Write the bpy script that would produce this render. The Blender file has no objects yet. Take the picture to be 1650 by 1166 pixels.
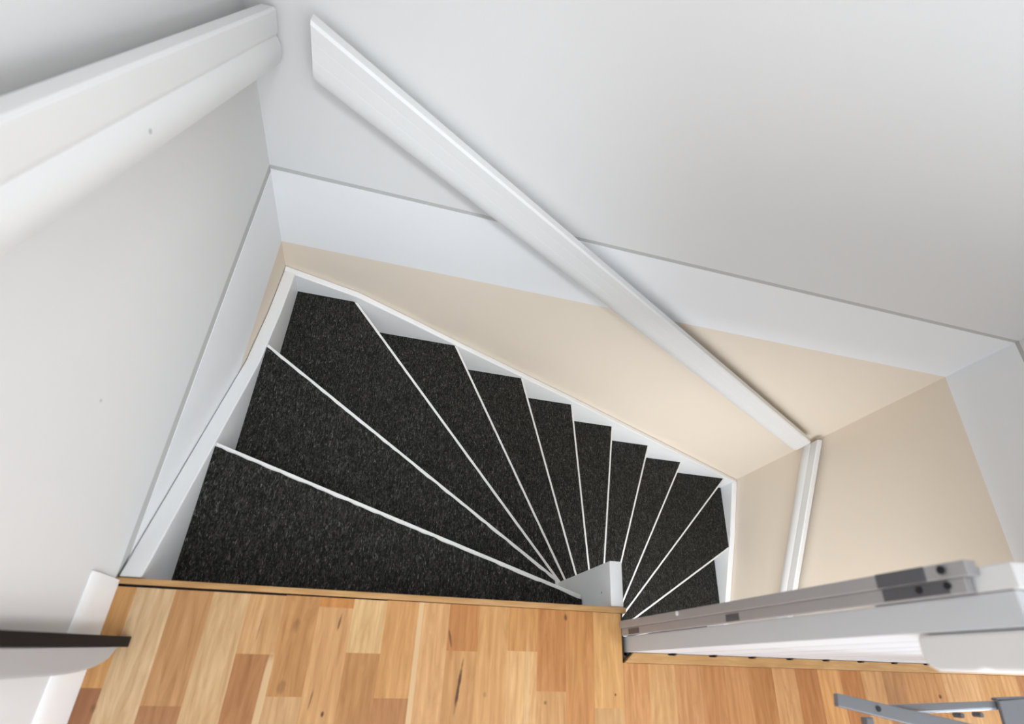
import bpy, bmesh, math, random
from mathutils import Vector, Matrix

# ------------------------------------------------------------------ camera, world, lights
S = 1.33                                    # metres per survey unit (camera height 1.33 m above the landing)
sc = bpy.context.scene
C = sc.collection
cam_d = bpy.data.cameras.new('camera'); cam = bpy.data.objects.new('camera', cam_d); C.objects.link(cam)
RC = ((0.955828, -0.159989, -0.246568), (0.023131, 0.877222, -0.479528), (0.293014, 0.452643, 0.842174))
m = Matrix(RC).to_4x4(); m.translation = Vector((0.34844*S, -0.10999*S, 1.0*S)); cam.matrix_world = m
cam_d.sensor_width = 36; cam_d.lens = 887.26/1650*36
cam_d.shift_x = -45.25/1650; cam_d.shift_y = 18.62/1650
cam_d.clip_start = 0.02
cam_d.dof.use_dof = True; cam_d.dof.focus_distance = 2.3; cam_d.dof.aperture_fstop = 3.4
sc.camera = cam
sc.view_settings.view_transform = 'Standard'; sc.view_settings.look = 'None'
sc.view_settings.gamma = 1; sc.view_settings.use_curve_mapping = False
sc.view_settings.exposure = 0.0

wd = bpy.data.worlds.new('world'); sc.world = wd; wd.use_nodes = True
bg = wd.node_tree.nodes['Background']; bg.inputs[0].default_value = (0.88, 0.97, 1.08, 1); bg.inputs[1].default_value = 2.236

def area(name, loc, target, sx, sy, power, col=(0.94, 1.0, 1.06), spread=180):
    l = bpy.data.lights.new(name, 'AREA'); l.shape = 'RECTANGLE'; l.size = sx*S; l.size_y = sy*S
    l.energy = power; l.color = col; l.spread = math.radians(spread)
    o = bpy.data.objects.new(name, l); C.objects.link(o)
    o.location = Vector(loc)*S
    d = (Vector(target)-Vector(loc)); o.rotation_euler = d.to_track_quat('-Z', 'Y').to_euler()
    return o
area('window_light_upper', (1.7, -2.1, 0.95), (0.6, 0.4, 0.0), 1.6, 1.1, 7.76)
area('landing_fill', (0.9, -0.9, 1.74), (0.9, -0.9, 0), 1.0, 1.0, 18.00)  # added fill above the landing, no fitting there
area('fill_left', (0.06, -1.3, 1.0), (2.2, 0.1, 0.2), 0.8, 0.9, 3.50)  # unseen fill added to lift the right wall, no window here
area('corner_fill', (0.40, -0.35, 1.72), (0.42, 0.86, -0.5), 0.2, 0.2, 1.71, spread=38)  # narrow fill added to brighten the dark lower-left corner of the well
area('fill_side', (2.22, -0.9, 0.75), (0.0, -0.2, 0.1), 0.8, 0.9, 45.60)  # fill added beside the right wall to brighten the left wall
area('lower_fill', (1.2, -0.7, -0.30), (1.2, -0.5, -2), 1.2, 0.8, 56.70)  # fill added under the slab to light the lower stairwell

W = 2.254; D = 0.874; T = 0.261; ZC = 1.8; ZF = -2.104; YN = -2.2
R = 0.1503
random.seed(4)

# ------------------------------------------------------------------ helpers
def setp(o, label=None, cat=None, group=None, kind=None):
    if label: o['label'] = label
    if cat: o['category'] = cat
    if group: o['group'] = group
    if kind: o['kind'] = kind
    return o

def box(bm, x0, x1, y0, y1, z0, z1):
    v = [bm.verts.new((x*S, y*S, z*S)) for x in (x0, x1) for y in (y0, y1) for z in (z0, z1)]
    for f in ((0, 1, 3, 2), (4, 6, 7, 5), (0, 4, 5, 1), (2, 3, 7, 6), (0, 2, 6, 4), (1, 5, 7, 3)):
        bm.faces.new([v[i] for i in f])

def prism(bm, pts, ext):
    """closed prism: polygon of 3D points, extruded by vector ext (survey units)"""
    e = Vector(ext)
    a = [bm.verts.new(Vector(p)*S) for p in pts]; b = [bm.verts.new((Vector(p)+e)*S) for p in pts]
    n = len(pts)
    bm.faces.new(a); bm.faces.new(b[::-1])
    for i in range(n):
        bm.faces.new((a[i], b[i], b[(i+1) % n], a[(i+1) % n]))

def loft(bm, A, B):
    a = [bm.verts.new(Vector(p)*S) for p in A]; b = [bm.verts.new(Vector(p)*S) for p in B]
    n = len(A)
    bm.faces.new(a); bm.faces.new(b[::-1])
    for i in range(n):
        bm.faces.new((a[i], b[i], b[(i+1) % n], a[(i+1) % n]))

def cyl(bm, c, axis, r, h, n=20):
    c = Vector(c); ax = Vector(axis).normalized(); u = ax.orthogonal().normalized(); v = ax.cross(u)
    pts = [c + u*r*math.cos(2*math.pi*i/n) + v*r*math.sin(2*math.pi*i/n) for i in range(n)]
    prism(bm, pts, ax*h)

def build(name, bm, mat, parent=None, bevel=0.0, seg=2):
    bmesh.ops.recalc_face_normals(bm, faces=bm.faces)
    me = bpy.data.meshes.new(name); bm.to_mesh(me); bm.free()
    o = bpy.data.objects.new(name, me); C.objects.link(o)
    me.materials.append(mat)
    if parent: o.parent = parent
    if bevel:
        md = o.modifiers.new('bevel', 'BEVEL'); md.width = bevel; md.segments = seg
        md.limit_method = 'ANGLE'; md.angle_limit = math.radians(25); md.harden_normals = False
        for p_ in me.polygons: p_.use_smooth = True
        md2 = o.modifiers.new('wn', 'WEIGHTED_NORMAL'); md2.keep_sharp = True
    return o

def empty(name, loc, label, cat, group=None):
    o = bpy.data.objects.new(name, None); C.objects.link(o); o.location = Vector(loc)*S
    bpy.context.view_layer.update()
    return setp(o, label, cat, group)

def child(name, bm, mat, parent, bevel=0.0, seg=2):
    """part given in world survey coordinates, parented to a root or part"""
    o = build(name, bm, mat, None, bevel, seg)
    wl = Vector((0, 0, 0)); q = parent
    while q: wl += q.location; q = q.parent
    o.data.transform(Matrix.Translation(-wl))
    o.parent = parent
    return o

# ------------------------------------------------------------------ materials
def lin(c):
    return tuple(((v/255)/12.92 if v/255 <= 0.04045 else ((v/255+0.055)/1.055)**2.4) for v in c)

def mat(name, rgb, rough=0.6, spec=0.5, metal=0.0, bump=0.0, bscale=200, var=0.0, vscale=3):
    m_ = bpy.data.materials.new(name); m_.use_nodes = True; nt = m_.node_tree; N = nt.nodes; L = nt.links
    b = N['Principled BSDF']; b.inputs['Base Color'].default_value = (*rgb, 1); b.inputs['Roughness'].default_value = rough
    b.inputs['Specular IOR Level'].default_value = spec; b.inputs['Metallic'].default_value = metal
    tc = N.new('ShaderNodeTexCoord')
    if var:
        n = N.new('ShaderNodeTexNoise'); n.inputs['Scale'].default_value = vscale; n.inputs['Detail'].default_value = 3
        L.new(tc.outputs['Object'], n.inputs['Vector'])
        mx = N.new('ShaderNodeMix'); mx.data_type = 'RGBA'
        mx.inputs[6].default_value = (*[c*(1-var) for c in rgb], 1); mx.inputs[7].default_value = (*[min(1, c*(1+var)) for c in rgb], 1)
        L.new(n.outputs['Fac'], mx.inputs[0]); L.new(mx.outputs[2], b.inputs['Base Color'])
    if bump:
        n2 = N.new('ShaderNodeTexNoise'); n2.inputs['Scale'].default_value = bscale; n2.inputs['Detail'].default_value = 4
        L.new(tc.outputs['Object'], n2.inputs['Vector'])
        bp = N.new('ShaderNodeBump'); bp.inputs['Strength'].default_value = bump; bp.inputs['Distance'].default_value = 0.002
        L.new(n2.outputs['Fac'], bp.inputs['Height']); L.new(bp.outputs[0], b.inputs['Normal'])
    return m_

M_wall = mat('wall_paint_white', (0.735, 0.73, 0.72), 0.75, 0.3, bump=0.12, bscale=260, var=0.008)
M_fascia = mat('fascia_paint', (0.85, 0.86, 0.87), 0.55, 0.4, bump=0.08, bscale=200, var=0.006)
M_groove = mat('groove_grey', (0.52, 0.52, 0.50), 0.8, 0.2)
M_beige = mat('wall_paint_beige', (0.80, 0.705, 0.59), 0.75, 0.3, bump=0.12, bscale=260, var=0.012)
M_gloss = mat('gloss_white_paint', (0.88, 0.885, 0.885), 0.35, 0.5, bump=0.10, bscale=90, var=0.01)
M_rail = mat('handrail_white_paint', (0.77, 0.77, 0.76), 0.42, 0.45, bump=0.08, bscale=120, var=0.008)
M_nose = mat('nosing_white_paint', (0.87, 0.865, 0.84), 0.5, 0.4, bump=0.3, bscale=300, var=0.06, vscale=60)
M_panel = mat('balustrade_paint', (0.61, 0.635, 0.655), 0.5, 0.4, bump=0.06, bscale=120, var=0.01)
M_ceil = mat('ceiling_white', (0.85, 0.85, 0.85), 0.8, 0.2)
M_steel = mat('grey_steel', (0.42, 0.415, 0.42), 0.5, 0.5, 0.3, bump=0.05, bscale=80, var=0.08, vscale=8)
M_slot = mat('dark_steel_slot', (0.12, 0.125, 0.135), 0.5, 0.5, 0.3, var=0.1, vscale=30)
M_hole = mat('black_hole', (0.02, 0.02, 0.022), 0.7, 0.3)
M_black = mat('black_rubber_edge', (0.010, 0.009, 0.010), 0.6, 0.15, bump=0.1, bscale=200)
M_grey = mat('grey_plastic', (0.43, 0.445, 0.465), 0.35, 0.5, 0.2, var=0.03)
M_rack = mat('rack_grey_paint', (0.16, 0.165, 0.175), 0.4, 0.5, 0.3, bump=0.05, bscale=100, var=0.05)
M_glint = mat('rod_highlight', (0.62, 0.68, 0.75), 0.25, 0.5, 0.6)  # pale tone standing in for the highlight on the rack rod
M_raw = mat('raw_dark_edge', (0.085, 0.058, 0.032), 0.9, 0.2, bump=0.8, bscale=60, var=0.55, vscale=40)
M_under = mat('stair_underside', (0.7, 0.7, 0.68), 0.7, 0.3)

def mat_fibre():
    m_ = bpy.data.materials.new('black_fibre_mat'); m_.use_nodes = True; nt = m_.node_tree; N = nt.nodes; L = nt.links
    b = N['Principled BSDF']; b.inputs['Roughness'].default_value = 0.58; b.inputs['Specular IOR Level'].default_value = 0.15
    tc = N.new('ShaderNodeTexCoord')
    base = N.new('ShaderNodeTexNoise'); base.inputs['Scale'].default_value = 38; base.inputs['Detail'].default_value = 6; base.inputs['Roughness'].default_value = 0.75
    L.new(tc.outputs['Object'], base.inputs['Vector'])
    cr = N.new('ShaderNodeValToRGB'); cr.color_ramp.elements[0].position = 0.35; cr.color_ramp.elements[1].position = 0.75
    cr.color_ramp.elements[0].color = (0.0016, 0.0017, 0.0014, 1); cr.color_ramp.elements[1].color = (0.0095, 0.0094, 0.008, 1)
    L.new(base.outputs['Fac'], cr.inputs[0])
    prev = cr.outputs[0]; hsum = None
    for i, (rz, sx, sy, thr, c) in enumerate(((6, 420, 85, 0.60, (0.050, 0.049, 0.043)), (78, 380, 90, 0.64, (0.046, 0.047, 0.044)), (-32, 450, 95, 0.63, (0.048, 0.045, 0.037)), (38, 430, 90, 0.64, (0.046, 0.046, 0.042)), (14, 520, 120, 0.655, (0.18, 0.175, 0.155)), (-55, 540, 130, 0.70, (0.18, 0.17, 0.15)))):
        mp = N.new('ShaderNodeMapping'); mp.inputs['Rotation'].default_value = (0, 0, math.radians(rz)); mp.inputs['Scale'].default_value = (sx, sy, 60)
        mp.inputs['Location'].default_value = (i*3.1, i*1.7, i)
        L.new(tc.outputs['Object'], mp.inputs['Vector'])
        n = N.new('ShaderNodeTexNoise'); n.inputs['Scale'].default_value = 0.6; n.inputs['Detail'].default_value = 2; n.inputs['Distortion'].default_value = 1.5
        L.new(mp.outputs[0], n.inputs['Vector'])
        r = N.new('ShaderNodeMapRange'); r.inputs[1].default_value = thr-0.04; r.inputs[2].default_value = thr+0.04
        L.new(n.outputs['Fac'], r.inputs[0])
        mx = N.new('ShaderNodeMix'); mx.data_type = 'RGBA'; mx.inputs[7].default_value = (*c, 1)
        L.new(r.outputs[0], mx.inputs[0]); L.new(prev, mx.inputs[6]); prev = mx.outputs[2]
        if hsum is None: hsum = r.outputs[0]
        else:
            ad = N.new('ShaderNodeMath'); ad.operation = 'ADD'; L.new(hsum, ad.inputs[0]); L.new(r.outputs[0], ad.inputs[1]); hsum = ad.outputs[0]
    L.new(prev, b.inputs['Base Color'])
    ad = N.new('ShaderNodeMath'); ad.operation = 'ADD'; L.new(hsum, ad.inputs[0]); L.new(base.outputs['Fac'], ad.inputs[1])
    bp = N.new('ShaderNodeBump'); bp.inputs['Strength'].default_value = 0.5; bp.inputs['Distance'].default_value = 0.0012
    L.new(ad.outputs[0], bp.inputs['Height']); L.new(bp.outputs[0], b.inputs['Normal'])
    return m_
M_mat = mat_fibre()

MARKS = [  # knots and cracks in the oak: x, y, half width, half length, strength, slant
    (0.520, -0.128, 0.0028, 0.035, 0.95, 0.10), (0.500, -0.062, 0.0022, 0.014, 0.7, -0.25), (0.323, -0.046, 0.0018, 0.013, 0.7, 0.1),
    (0.302, -0.150, 0.0013, 0.014, 0.6, 0.1), (0.322, -0.168, 0.0022, 0.004, 0.95, 0.0), (0.210, -0.054, 0.0008, 0.022, 0.5, 0.05),
    (0.258, -0.135, 0.006, 0.010, 0.35, 0.0), (0.262, -0.052, 0.005, 0.010, 0.3, 0.0), (0.700, -0.020, 0.003, 0.006, 0.8, 0.0),
    (0.665, -0.150, 0.003, 0.003, 0.6, 0.0), (0.563, -0.140, 0.003, 0.004, 0.3, 0.0), (1.505, -0.130, 0.0045, 0.004, 0.95, 0.0),
    (0.790, -0.137, 0.002, 0.002, 0.9, 0.0), (0.030, -0.163, 0.004, 0.006, 0.4, 0.0)]

def mat_oak(name, attr=True, base=(0.42, 0.22, 0.09), along='Y'):
    m_ = bpy.data.materials.new(name); m_.use_nodes = True; nt = m_.node_tree; N = nt.nodes; L = nt.links
    b = N['Principled BSDF']; b.inputs['Roughness'].default_value = 0.38; b.inputs['Specular IOR Level'].default_value = 0.4
    tc = N.new('ShaderNodeTexCoord'); vec = tc.outputs['Object']
    if attr:
        a2 = N.new('ShaderNodeAttribute'); a2.attribute_name = 'seed'
        ad = N.new('ShaderNodeVectorMath'); ad.operation = 'ADD'; L.new(tc.outputs['Object'], ad.inputs[0]); L.new(a2.outputs['Vector'], ad.inputs[1]); vec = ad.outputs[0]
    mp = N.new('ShaderNodeMapping'); mp.inputs['Scale'].default_value = (24, 3.2, 5) if along == 'Y' else (3.2, 24, 5)
    L.new(vec, mp.inputs['Vector'])
    g = N.new('ShaderNodeTexNoise'); g.inputs['Scale'].default_value = 1.6; g.inputs['Detail'].default_value = 7; g.inputs['Roughness'].default_value = 0.62; g.inputs['Distortion'].default_value = 1.8
    L.new(mp.outputs[0], g.inputs['Vector'])
    mp2 = N.new('ShaderNodeMapping'); mp2.inputs['Scale'].default_value = (260, 14, 10) if along == 'Y' else (14, 260, 10)
    L.new(vec, mp2.inputs['Vector'])
    g2 = N.new('ShaderNodeTexNoise'); g2.inputs['Scale'].default_value = 1.0; g2.inputs['Detail'].default_value = 3
    L.new(mp2.outputs[0], g2.inputs['Vector'])
    mp3 = N.new('ShaderNodeMapping'); mp3.inputs['Scale'].default_value = (9, 1.3, 3) if along == 'Y' else (1.3, 9, 3)
    L.new(vec, mp3.inputs['Vector'])
    wv = N.new('ShaderNodeTexWave'); wv.inputs['Scale'].default_value = 1.9; wv.inputs['Distortion'].default_value = 7; wv.inputs['Detail'].default_value = 3; wv.inputs['Detail Scale'].default_value = 1.2
    L.new(mp3.outputs[0], wv.inputs['Vector'])
    if attr:
        at = N.new('ShaderNodeAttribute'); at.attribute_name = 'tone'; col = at.outputs['Color']
    else:
        rgb = N.new('ShaderNodeRGB'); rgb.outputs[0].default_value = (*base, 1); col = rgb.outputs[0]
    def mul(col, fac, lo, hi, f0=0.3, f1=0.7):
        r = N.new('ShaderNodeMapRange'); r.inputs[1].default_value = f0; r.inputs[2].default_value = f1
        r.inputs[3].default_value = 0; r.inputs[4].default_value = 1; L.new(fac, r.inputs[0])
        mx = N.new('ShaderNodeMix'); mx.data_type = 'RGBA'; mx.inputs[6].default_value = (*lo, 1); mx.inputs[7].default_value = (*hi, 1)
        L.new(r.outputs[0], mx.inputs[0])
        mm = N.new('ShaderNodeMix'); mm.data_type = 'RGBA'; mm.blend_type = 'MULTIPLY'; mm.inputs[0].default_value = 1
        L.new(col, mm.inputs[6]); L.new(mx.outputs[2], mm.inputs[7]); return mm.outputs[2]
    col = mul(col, g.outputs['Fac'], (0.80, 0.74, 0.65), (1.08, 1.11, 1.15))
    col = mul(col, g2.outputs['Fac'], (0.93, 0.91, 0.88), (1.04, 1.05, 1.06))
    col = mul(col, wv.outputs['Fac'], (0.94, 0.92, 0.88), (1.03, 1.04, 1.05), 0.0, 1.0)
    if attr:
        sep = N.new('ShaderNodeSeparateXYZ'); L.new(tc.outputs['Object'], sep.inputs[0])
        nz = N.new('ShaderNodeTexNoise'); nz.inputs['Scale'].default_value = 60; L.new(tc.outputs['Object'], nz.inputs['Vector'])
        def M(op, a, b_=None):
            n = N.new('ShaderNodeMath'); n.operation = op
            for i, v in enumerate((a, b_)):
                if v is None: continue
                if isinstance(v, (int, float)): n.inputs[i].default_value = v
                else: L.new(v, n.inputs[i])
            return n.outputs[0]
        wob = M('MULTIPLY', M('SUBTRACT', nz.outputs['Fac'], 0.5), 1.6)
        for (x, y, a, l, st, sl) in MARKS:
            dy = M('SUBTRACT', sep.outputs[1], y*S)
            dx = M('SUBTRACT', M('SUBTRACT', sep.outputs[0], x*S), M('MULTIPLY', dy, sl))
            q = M('ADD', M('POWER', M('ABSOLUTE', M('DIVIDE', dx, a*S)), 2), M('POWER', M('ABSOLUTE', M('DIVIDE', dy, l*S)), 2))
            q = M('ADD', q, wob)
            r = N.new('ShaderNodeMapRange'); r.inputs[1].default_value = 1.3; r.inputs[2].default_value = 0.2; r.inputs[3].default_value = 0; r.inputs[4].default_value = st
            L.new(q, r.inputs[0])
            mx = N.new('ShaderNodeMix'); mx.data_type = 'RGBA'; mx.inputs[7].default_value = (0.07, 0.028, 0.012, 1)
            L.new(r.outputs[0], mx.inputs[0]); L.new(col, mx.inputs[6]); col = mx.outputs[2]
    if attr:
        for (x, y, a, l, st, sl) in ((0.4475, -0.09, 0.0042, 0.5, 0.75, 0.0), (0.2345, -0.150, 0.0050, 0.058, 0.8, 0.02), (0.633, -0.16, 0.004, 0.10, 0.35, 0.0)):
            dy = M('SUBTRACT', sep.outputs[1], y*S)
            dx = M('SUBTRACT', M('SUBTRACT', sep.outputs[0], x*S), M('MULTIPLY', dy, sl))
            q = M('ADD', M('POWER', M('ABSOLUTE', M('DIVIDE', dx, a*S)), 4), M('POWER', M('ABSOLUTE', M('DIVIDE', dy, l*S)), 4))
            r = N.new('ShaderNodeMapRange'); r.inputs[1].default_value = 1.3; r.inputs[2].default_value = 0.4; r.inputs[3].default_value = 0; r.inputs[4].default_value = st
            L.new(q, r.inputs[0])
            mx = N.new('ShaderNodeMix'); mx.data_type = 'RGBA'; mx.inputs[7].default_value = (0.66, 0.46, 0.25, 1)
            L.new(r.outputs[0], mx.inputs[0]); L.new(col, mx.inputs[6]); col = mx.outputs[2]
    L.new(col, b.inputs['Base Color'])
    bp = N.new('ShaderNodeBump'); bp.inputs['Strength'].default_value = 0.08; bp.inputs['Distance'].default_value = 0.001
    L.new(g2.outputs['Fac'], bp.inputs['Height']); L.new(bp.outputs[0], b.inputs['Normal'])
    return m_
M_oak = mat_oak('oak_parquet')
M_oaktrim = mat_oak('oak_nosing', False, (0.50, 0.285, 0.115), 'X')

# ------------------------------------------------------------------ setting: walls
def struct(name, bm, mt, bevel=0.0):
    o = build(name, bm, mt, None, bevel); o['kind'] = 'structure'; return o
G = 0.013                                             # height of the shadow gap at floor level
def wall(name, x0, x1, y0, y1, z0, z1, mt):
    bm = bmesh.new(); box(bm, x0, x1, y0, y1, z0, z1); return struct(name, bm, mt)
wall('wall_left', -0.08, 0, YN, D+0.08, 0, ZC, M_wall)
wall('wall_back', 0, W, D, D+0.08, 0, ZC, M_wall)
wall('wall_right', W, W+0.08, YN, D+0.08, 0, ZC, M_wall)
GL = 0.024
wall('trim_1', -0.08, 0, YN, D+0.08, -T, -GL, M_fascia)      # painted slab edge below the gap
wall('trim_2', 0, W, D, D+0.08, -T, -G, M_fascia)
wall('trim_3', W, W+0.08, YN, D+0.08, -T, -G, M_fascia)
wall('trim_4', -0.08, -0.0012, YN, D+0.08, -GL, 0, M_groove)   # recessed strips inside the gap
wall('trim_5', -0.0012, W+0.0012, D+0.0012, D+0.08, -G, 0, M_groove)
wall('trim_6', W+0.0012, W+0.08, YN, D+0.08, -G, 0, M_groove)
wall('wall_lower_left', -0.08, 0, YN, D+0.08, ZF, -T, M_beige)
wall('wall_lower_back', 0, W, D, D+0.08, ZF, -T, M_beige)
wall('wall_lower_right', W, W+0.08, YN, D+0.08, ZF, -T, M_beige)
wall('ceiling', -0.08, W+0.08, YN, D+0.08, ZC, ZC+0.08, M_ceil)
wall('floor_lower', -0.08, W+0.08, YN, D+0.08, ZF-0.08, ZF, mat_oak('oak_lower', False, (0.45, 0.25, 0.11)))
bm = bmesh.new(); box(bm, 0, 0.806, YN, -0.004, -T, -0.016); box(bm, 0.806, W, YN, -0.076, -T, -0.016)
struct('floor_slab', bm, M_ceil)

# ------------------------------------------------------------------ oak floor, strip by strip
NX = 0.8035; P = 0.05145
TONES = {
 0: [(-.14, (190, 140, 84)), (-9, (152, 102, 66))], 1: [(-9, (200, 166, 124))], 2: [(-.16, (184, 136, 88)), (-9, (168, 118, 78))],
 3: [(-9, (202, 164, 118))], 4: [(-.093, (198, 152, 102)), (-9, (168, 117, 72))], 5: [(-.147, (184, 134, 82)), (-9, (194, 152, 105))],
 6: [(-.024, (186, 126, 66)), (-9, (198, 150, 98))], 7: [(-.087, (206, 168, 116)), (-9, (176, 126, 75))],
 8: [(-.147, (194, 142, 86)), (-9, (172, 120, 73))], 9: [(-9, (200, 152, 100))], 10: [(-.079, (182, 124, 70)), (-9, (192, 142, 88))],
 11: [(-9, (200, 150, 94))], 12: [(-.076, (194, 140, 82)), (-9, (208, 162, 108))], 13: [(-.134, (182, 124, 70)), (-9, (196, 148, 94))],
 14: [(-9, (186, 130, 74))], 15: [(-.157, (202, 152, 94)), (-9, (196, 152, 100))],
 16: [(-9, (188, 134, 82))], 17: [(-9, (190, 144, 92))], 18: [(-9, (182, 130, 82))], 19: [(-9, (176, 122, 72))],
 20: [(-9, (184, 130, 80))], 21: [(-9, (170, 116, 66))], 22: [(-9, (192, 142, 92))], 23: [(-9, (168, 112, 64))],
 24: [(-9, (196, 142, 86))], 25: [(-9, (170, 112, 60))], 26: [(-9, (194, 144, 92))]}
bm = bmesh.new(); lt = bm.faces.layers.int.new('pid'); info = []
def piece(x0, x1, y0, y1, c):
    n0 = len(bm.faces); box(bm, x0, x1, y0, y1, -0.0155, 0)
    bm.faces.ensure_lookup_table()
    for f in bm.faces[n0:]: f[lt] = len(info)
    info.append((c, (random.uniform(0, 20), random.uniform(0, 20), random.uniform(0, 9))))
pal = [(190, 142, 90), (202, 164, 118), (172, 122, 75), (184, 132, 80), (198, 152, 102), (165, 114, 70)]
i = 0
while True:
    x0 = NX-P*(16-i); x1 = x0+P
    if x0 > W: break
    xa, xb = max(x0, 0.0), min(x1, W)
    if i >= 16 and xb > W-1e-4: xb = W
    ytop = (-0.0108 if i < 5 else -0.0098 if i < 8 else -0.0090) if i < 16 else -0.0885
    if i == 15: xb = 0.806
    if i == 16: xa = 0.806
    segs = list(TONES.get(i, [(-9, random.choice(pal))]))
    y = ytop; last = None
    for (yb, c) in segs:
        if yb < -1: break
        piece(xa, xb, yb, y, c); y = yb
    c = segs[-1][1]; yb = y-random.uniform(0.12, 0.35)
    while y > YN:
        piece(xa, xb, max(yb, YN), y, c); y = yb; yb = y-random.uniform(0.2, 0.45); c = random.choice(pal)
    i += 1
# the pale sapwood streaks
bmesh.ops.recalc_face_normals(bm, faces=bm.faces)
me = bpy.data.meshes.new('floor'); bm.to_mesh(me)
ids = [f[lt] for f in bm.faces]; bm.free()
ca = me.color_attributes.new('tone', 'FLOAT_COLOR', 'CORNER'); sa = me.attributes.new('seed', 'FLOAT_VECTOR', 'CORNER')
KF = 1.0
for pl in me.polygons:
    c, sd = info[ids[pl.index]]
    l_ = lin(c); l_ = tuple(min(.9, v**g_*f) for v, g_, f in zip(l_, (1.04, 1.04, 1.03), (1.06, 1.11, 1.20)))     # measured display tones to paint albedo
    for li in pl.loop_indices:
        ca.data[li].color = (l_[0]*KF, l_[1]*KF, l_[2]*KF, 1); sa.data[li].vector = sd
me.materials.append(M_oak)
fl = bpy.data.objects.new('floor', me); C.objects.link(fl); fl['kind'] = 'structure'
fl['label'] = 'oak strip parquet floor of the upper landing'

def oak_strip(name, pts, h, z0):
    bm = bmesh.new(); prism(bm, [(x, y, z0) for x, y in pts], (0, 0, h)); return struct(name, bm, M_oaktrim, 0.0012)
oak_strip('trim_7', [(0.0, 0.0015), (0.8165, 0.0015), (0.8165, -0.0085), (0.0, -0.0068)], 0.022, -0.020)      # nosing along the stair opening
tp = [(0.8265, -0.0718)]
for k in range(17):
    g_ = .903+.0838*k
    if g_+.012 > W: break
    tp += [(g_-.0095, -.0718), (g_-.007, -.0742), (g_+.006, -.0742), (g_+.0095, -.0718)]
oak_strip('trim_8', tp+[(W, -0.0718), (W, -0.0880), (0.808, -0.0880)], 0.020, -0.0165)
bm = bmesh.new(); box(bm, .817, W, -.0762, -.0717, -.019, -.004); struct('notch_shade', bm, M_hole)    # black shade put into the notches of the mitred strip under the balustrade
bm = bmesh.new(); box(bm, 0.0, 0.8, -0.0105, -0.006, -0.015, -0.006); struct('trim_9', bm, M_hole)          # dark joint behind the nosing
bm = bmesh.new(); box(bm, 0.8062, 0.8148, -0.0870, -0.0088, -0.2, -0.012)
for k in range(14):
    y = random.uniform(-0.083, -0.013); w_ = random.uniform(0.002, 0.005)
    box(bm, 0.8066, 0.8066+random.uniform(0.003, 0.007), y-w_, y+w_, -0.014, random.uniform(-0.010, -0.004))
struct('trim_10', bm, M_raw)                                                                                 # rough unfinished edge in the notch
# skirting board on the left wall
prof = [(0, 0), (0.0065, 0), (0.0065, 0.064), (0.0055, 0.076), (0.004, 0.083), (0.002, 0.088), (0, 0.089)]
bm = bmesh.new(); prism(bm, [(x, -0.002, z) for x, z in prof], (0, YN+0.01, 0)); struct('baseboard_left', bm, M_gloss, 0.001)
bm = bmesh.new(); prism(bm, [(W-x, -0.089, z) for x, z in prof], (0, YN+0.1, 0)); struct('baseboard_right', bm, M_gloss, 0.001)

# ------------------------------------------------------------------ the winder staircase
st = empty('staircase', (1.17, 0.4, ZF), 'white painted winder staircase with black fibre matting on its treads, turning down below the landing', 'staircase')
XL, YB, XR = 0.031, 0.854, 2.222
O = {1: (XL, .274), 2: (XL, .588), 3: (.200, YB), 4: (.524, YB), 5: (.796, YB), 6: (1.047, YB), 7: (1.291, YB), 8: (1.542, YB), 9: (1.802, YB),
     10: (2.151, YB), 11: (XR, .515), 12: (XR, .21), 13: (XR, -.02)}
I = {1: (.788, .038), 2: (.791, .087), 3: (.864, .086), 4: (.941, .086), 5: (1.032, .086), 6: (1.123, .086), 7: (1.214, .086), 8: (1.304, .086),
     9: (1.396, .086), 10: (1.466, .086), 11: (1.56, .086), 12: (1.575, .03), 13: (1.58, -.10)}
corner = {3: [(XL, YB)], 11: [(XR, YB)]}
def zt(k): return -R*k
def shift(a, b_, d):
    """line a-b moved by d to the uphill side"""
    ax, ay = a; bx, by = b_; dx, dy = bx-ax, by-ay; l = math.hypot(dx, dy); nx, ny = dy/l, -dx/l
    return (ax+nx*d, ay+ny*d), (bx+nx*d, by+ny*d)
def isect(a, b_, c, d):
    x1, y1 = a; x2, y2 = b_; x3, y3 = c; x4, y4 = d
    den = (x1-x2)*(y3-y4)-(y1-y2)*(x3-x4)
    t = ((x1-x3)*(y3-y4)-(y1-y3)*(x3-x4))/den
    return (x1+t*(x2-x1), y1+t*(y2-y1))
def outer(k, d):
    """outer end of the nosing line k set back by d, cut at the wall string"""
    a, b_ = shift(O[k], I[k], d)
    if k <= 2: return isect(a, b_, (XL, 0), (XL, 1))
    if k <= 10: 
        q = isect(a, b_, (0, YB), (1, YB))
        return q
    return isect(a, b_, (XR, 0), (XR, 1))
def inner(k, d):
    a, b_ = shift(O[k], I[k], d)
    if k == 1: return isect(a, b_, (.788, 0), (.788, 1))
    if k <= 11: return isect(a, b_, (0, .085), (1, .085))
    return isect(a, b_, (1.575, 0), (1.575, 1))
def tread_poly(k, d):
    if k == 1: back = [(XL, -.04), (.788, -.04)]
    else: back = [outer(k-1, .022), inner(k-1, .022)]
    if k == 2: back[1] = (.788, max(.03, back[1][1]-.0))
    return [outer(k, d)] + corner.get(k, [])[::1] + back + [inner(k, d)]
def clean(pts):
    out = []
    for q in pts:
        if not out or math.hypot(q[0]-out[-1][0], q[1]-out[-1][1]) > 1e-4: out.append(q)
    return out
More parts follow.
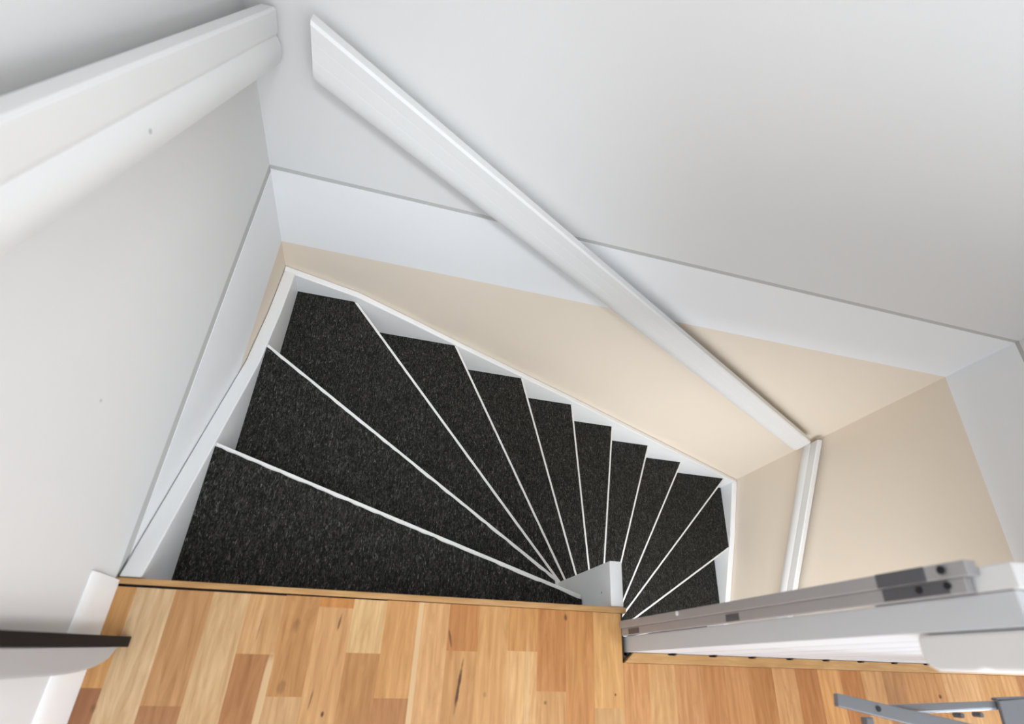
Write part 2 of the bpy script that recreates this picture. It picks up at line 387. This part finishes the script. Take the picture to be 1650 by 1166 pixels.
for k in range(1, 14):
    z = zt(k)
    bm = bmesh.new(); prism(bm, [(x, y, z-.028) for x, y in clean(tread_poly(k, 0))], (0, 0, .0245))
    td = child('tread', bm, M_nose, st, 0.0015)
    # the mat: front edge slightly ragged
    poly = tread_poly(k, .0085)
    a, b_ = poly[-1], poly[0]
    n = 60; edge = []
    l = math.hypot(b_[0]-a[0], b_[1]-a[1]); nx, ny = -(b_[1]-a[1])/l, (b_[0]-a[0])/l
    j = 0.0011 if k <= 2 else 0.0004
    for q in range(1, n):
        t = q/n; e = random.uniform(-j, j); edge.append((a[0]+(b_[0]-a[0])*t+nx*e, a[1]+(b_[1]-a[1])*t+ny*e))
    bm = bmesh.new(); prism(bm, [(x, y, z-.0034) for x, y in clean(poly+edge)], (0, 0, .0038))
    setp(child('stair_mat', bm, M_mat, td), 'black fibre stair mat')
    # riser below this nosing, down to the next tread
    a, b_ = outer(k, .02), inner(k, .02); c, d = outer(k, .032), inner(k, .032)
    bm = bmesh.new(); prism(bm, [(*a, z-.028), (*b_, z-.028), (*d, z-.028), (*c, z-.028)], (0, 0, -(R-.028)+.0005))
    child('riser', bm, M_gloss, st)
bm = bmesh.new(); box(bm, XL, .788, -.06, -.048, -R, -.03); child('riser', bm, M_gloss, st)
# strings
def string(name, pts, ext):
    bm = bmesh.new(); prism(bm, pts, ext); return child(name, bm, M_gloss, st, 0.0035, 3)
e = .0012
topL = [(.003, -.003), (.27, -.145), (.522, -.280), (.70, -.335), (YB, -.364)]
string('wall_string', [(e, y, z) for y, z in topL]+[(e, YB, -.62), (e, .003, -.30)], (XL-e, 0, 0))
topB = [(e, -.362), (.03, -.372), (.196, -.423), (.36, -.510), (.529, -.603), (1.043, -.874), (1.6, -1.180), (2.15, -1.485), (W-e, -1.541)]
string('wall_string', [(x, YB, z) for x, z in topB]+[(W-e, YB, -1.86), (1.043, YB, -1.14), (.529, YB, -.86), (e, YB, -.60)], (0, D-e-YB, 0))
topR = [(YB, -1.541), (.59, -1.6225), (.25, -1.7515), (.0, -1.85), (-.3, -1.97)]
string('wall_string', [(XR, y, z) for y, z in topR]+[(XR, -.3, ZF), (XR, YB, -1.86)], (W-e-XR, 0, 0))
string('inner_string', [(.815, .058, -.36), (1.10, .058, -.82), (1.578, .058, -1.62), (1.578, .058, ZF), (1.45, .058, ZF), (.815, .058, -.85)], (0, .027, 0))
bm = bmesh.new(); box(bm, .7895, .8145, .002, .083, -.75, -.003); nw = child('newel_post', bm, M_gloss, st, 0.003, 3)
bm = bmesh.new(); cyl(bm, (.7897, .031, -.047), (-1, 0, 0), .0016, .0006, 10); child('nail_hole', bm, M_hole, nw)
bm = bmesh.new(); box(bm, 1.553, 1.578, -.30, .057, ZF, -1.60); child('inner_string', bm, M_gloss, st, 0.003)

# ------------------------------------------------------------------ handrails
HP = [(.030, 0), (.050, .001), (.0535, -.003), (.0525, -.040), (.0505, -.0455), (.049, -.049), (.0515, -.0535), (.0550, -.066), (.0553, -.080), (.0520, -.094), (.0470, -.105), (.030, -.105)]
HP2 = [(.028, 0), (.0495, .002), (.0535, -.004), (.0535, -.0310), (.0531, -.0316), (.0535, -.0322), (.0541, -.0625), (.0537, -.0631), (.0541, -.0637), (.0545, -.082), (.0532, -.098), (.0480, -.109), (.028, -.111)]
def rail(name, f, prof, u0, z0, u1, z1, label, nb):
    L_ = empty(name, f(u0, 0, z0), label, 'handrail', 'white handrails on the stairwell walls')
    bm = bmesh.new(); loft(bm, [f(u0, d, z0+dz) for d, dz in prof], [f(u1, d, z1+dz) for d, dz in prof])
    rl = child('rail', bm, M_rail, L_, 0.0012, 2); rails.append(rl)
    for i in range(nb):
        t = (i+.5)/nb; u = u0+(u1-u0)*t; z = z0+(z1-z0)*t
        bm = bmesh.new()
        A = [f(u-.012, 0.0005, z-.062+((z1-z0)/(u1-u0))*-.012), f(u+.012, 0.0005, z-.062+((z1-z0)/(u1-u0))*.012), f(u+.012, 0.0005, z-.088+((z1-z0)/(u1-u0))*.012), f(u-.012, 0.0005, z-.088+((z1-z0)/(u1-u0))*-.012)]
        B = [f(u-.012, .031, z-.062+((z1-z0)/(u1-u0))*-.012), f(u+.012, .031, z-.062+((z1-z0)/(u1-u0))*.012), f(u+.012, .031, z-.088+((z1-z0)/(u1-u0))*.012), f(u-.012, .031, z-.088+((z1-z0)/(u1-u0))*-.012)]
        loft(bm, A, B); child('bracket', bm, M_rail, L_)
    return L_
rails = []
fL = lambda u, d, z: (d, u, z)
fB = lambda u, d, z: (u, D-d, z)
fR = lambda u, d, z: (W-d, u, z)
rail('handrail', fL, HP, -.02, .367+.432*.885, .865, .367, 'white painted handrail sloping down the left wall to the corner', 3)
rail('handrail', fB, HP2, .118, .389, 2.150, -.848, 'long white painted handrail running diagonally down the back wall', 5)
rail('handrail', fR, HP, .846, -.853, -.35, -1.53, 'short white handrail low on the beige right wall', 2)
# nail holes on the walls
def nail(name, c, ax, r, lab):
    bm = bmesh.new(); cyl(bm, c, ax, r, .0007, 10); return setp(build(name, bm, M_hole), lab, 'nail hole', 'small marks on the walls')

# ------------------------------------------------------------------ balustrade at the right
bl = empty('balustrade', (1.5, -.06, 0), 'white boarded balustrade with a grey steel end post beside the stair opening', 'balustrade')
ZT = .684
pts = [(.8155, -.046), (.8155, -.0712)]
xg = .8205; first = True
sp = .0838
gx = [.8205] + [.903+sp*k for k in range(17)]
pts = [(.8155, -.046), (.8155, -.0712), ]
for k, g_ in enumerate(gx):
    w_ = .0095
    if k == 0: continue
    if g_+w_ > W-.01: break
    pts += [(g_-w_, -.0712), (g_-w_*.55, -.0665), (g_+w_*.3, -.0665), (g_+w_, -.0712)]
pts += [(W-.001, -.0712), (W-.001, -.046)]
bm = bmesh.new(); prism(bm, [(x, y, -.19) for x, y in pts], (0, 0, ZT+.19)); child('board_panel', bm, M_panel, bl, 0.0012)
bm = bmesh.new(); box(bm, .832, W-.001, -.0712, -.036, ZT, ZT+.012); child('cap', bm, M_rail, bl, 0.003)
bm = bmesh.new(); box(bm, .8160, .834, -.0455, -.026, .55, ZT+.004); child('end_block', bm, M_rail, bl, 0.002)
# steel post
bm = bmesh.new(); box(bm, .803, .8150, -.0335, -.0215, -.0, .662); box(bm, .8065, .8150, -.0455, -.0335, -.0, .655)
ps = child('end_post', bm, M_steel, bl, 0.0012); ps['label'] = 'grey steel end post'
def slot(z0, z1, y0=-.0445, y1=-.036, x=.8063, mt=M_slot, nm='slot'):
    bm = bmesh.new(); box(bm, x-.0006, x+.003, y0, y1, z0, z1); child(nm, bm, mt, ps)
slot(.030, .070); slot(.325, .353); slot(.575, .640, -.0445, -.0345)
for zc, yc, x, r in ((.640, -.0385, .8058, .0030), (.642, -.0270, .8013, .0034), (.6135, -.0390, .8055, .0030)):
    bm = bmesh.new(); cyl(bm, (x, yc, zc), (-1, 0, 0), r, .0012, 16); child('bolt_hole', bm, M_hole, ps)
bm = bmesh.new(); cyl(bm, (.8032, -.0250, .208), (-1, 0, 0), .0032, .0022, 16); child('screw', bm, M_rail, ps, .0008)
bm = bmesh.new(); box(bm, .8015, .8035, -.0335, -.0215, .575, .625); child('bracket_plate', bm, M_slot, ps, .0008)
# rail on the landing side
BR = empty('handrail', (1.5, -.0712, .60), 'white handrail fixed on the landing side of the white balustrade, close to the camera', 'handrail')
prof = [(-.0722, .588), (-.086, .588), (-.096, .591), (-.100, .600), (-.1005, .632), (-.0985, .640), (-.100, .648), (-.1005, .672), (-.0975, .684), (-.090, .690), (-.0722, .690)]
bm = bmesh.new(); prism(bm, [(.8165, y, z) for y, z in prof], (W-.82, 0, 0)); child('rail', bm, M_rail, BR, 0.004, 3)

# ------------------------------------------------------------------ grey board with black edge at the left wall
LB = empty('folded_board', (.035, -.09, 0), 'tall grey board with black edge and rounded lower corner, leaning on the left wall', 'board')
TX, TY = -0.069, -0.029
def lean(y, z, x): return (x+TX*z, y+TY*z, z)
H = .38
A = [(-.0758, .001), (-.0758, H), (-.0892, H), (-.0892, .001)]
bm = bmesh.new(); loft(bm, [lean(y, z, .0275) for y, z in A], [lean(y, z, .0465) for y, z in A]); child('black_edge', bm, M_black, LB, .0012)
B = [(-.0893, .030), (-.0893, H), (-.1195, H)]
for i in range(9):
    a = math.pi/2*i/8; B.append((-.0893-.0302*math.cos(a)**.8, .16-.13*math.sin(a)**1.0 if i else .16))
bm = bmesh.new(); loft(bm, [lean(y, z, .0265) for y, z in B], [lean(y, z, .0440) for y, z in B]); child('grey_body', bm, M_grey, LB, .006, 4)

# ------------------------------------------------------------------ grey metal rack at the bottom right
RK = empty('metal_rack', (1.2, -.16, 0), 'grey metal rack with flat crossing bars on the oak floor at the bottom right corner', 'rack')
def bar(a, b_, w0, w1, z0, z1, nm, mt=M_rack, bev=.002):
    ax, ay = a; bx, by = b_; l = math.hypot(bx-ax, by-ay); nx, ny = -(by-ay)/l, (bx-ax)/l
    bm = bmesh.new(); prism(bm, [(ax+nx*w0/2, ay+ny*w0/2, z0), (bx+nx*w1/2, by+ny*w1/2, z0), (bx-nx*w1/2, by-ny*w1/2, z0), (ax-nx*w0/2, ay-ny*w0/2, z0)], (0, 0, z1-z0))
    return child(nm, bm, mt, RK, bev)
bar((.976, -.1300), (1.45, -.2085), .0155, .026, .296, .304, 'flat_bar')
bar((1.03, -.150), (1.03, -.36), .012, .012, .285, .296, 'cross_bar')
bar((1.07, -.1390), (1.42, -.1275), .007, .008, .286, .296, 'rod', M_rack, .001)
bar((1.11, -.1440), (1.30, -.1365), .0035, .0035, .287, .2955, 'rod_glint', M_glint, .001)  # highlight below the rod, built as a pale strip
bar((1.265, -.126), (1.45, -.119), .004, .004, .29, .300, 'edge', M_rack)
bm = bmesh.new(); prism(bm, [(1.264, -.128, .297), (1.50, -.112, .297), (1.50, -.32, .297), (1.30, -.32, .297), (1.262, -.165, .297)], (0, 0, .006)); child('plate', bm, M_rack, RK, .002)
for x, y in ((1.195, -.147), (1.232, -.146)):
    bm = bmesh.new(); cyl(bm, (x, y, .282), (0, 0, 1), .0035, .014, 12); child('peg', bm, M_slot, RK, .001)
bm = bmesh.new(); cyl(bm, (1.0395, -.1397, .3041), (0, 0, 1), .0036, .0012, 14); child('screw', bm, M_hole, RK)
for x, y in ((1.44, -.30), (1.44, -.20), (1.03, -.345), (1.34, -.31)):
    bm = bmesh.new(); box(bm, x-.006, x+.006, y-.006, y+.006, .0, .297); child('leg', bm, M_rack, RK, .001)

# small marks on the walls
nail('nail_hole', (.875, D-.0001, -.2007), (0, -1, 0), .0016, 'tiny dark nail hole in the white band below the back handrail')
bm = bmesh.new(); cyl(bm, (.0555, .387, .502), (1, 0, 0), .0028, .0006, 12); child('nail_hole', bm, M_groove, rails[0])
M_hole = M_groove
nail('nail_hole', (.0001, .1765, .2476), (1, 0, 0), .0020, 'small grey mark low on the left wall above the stairs')
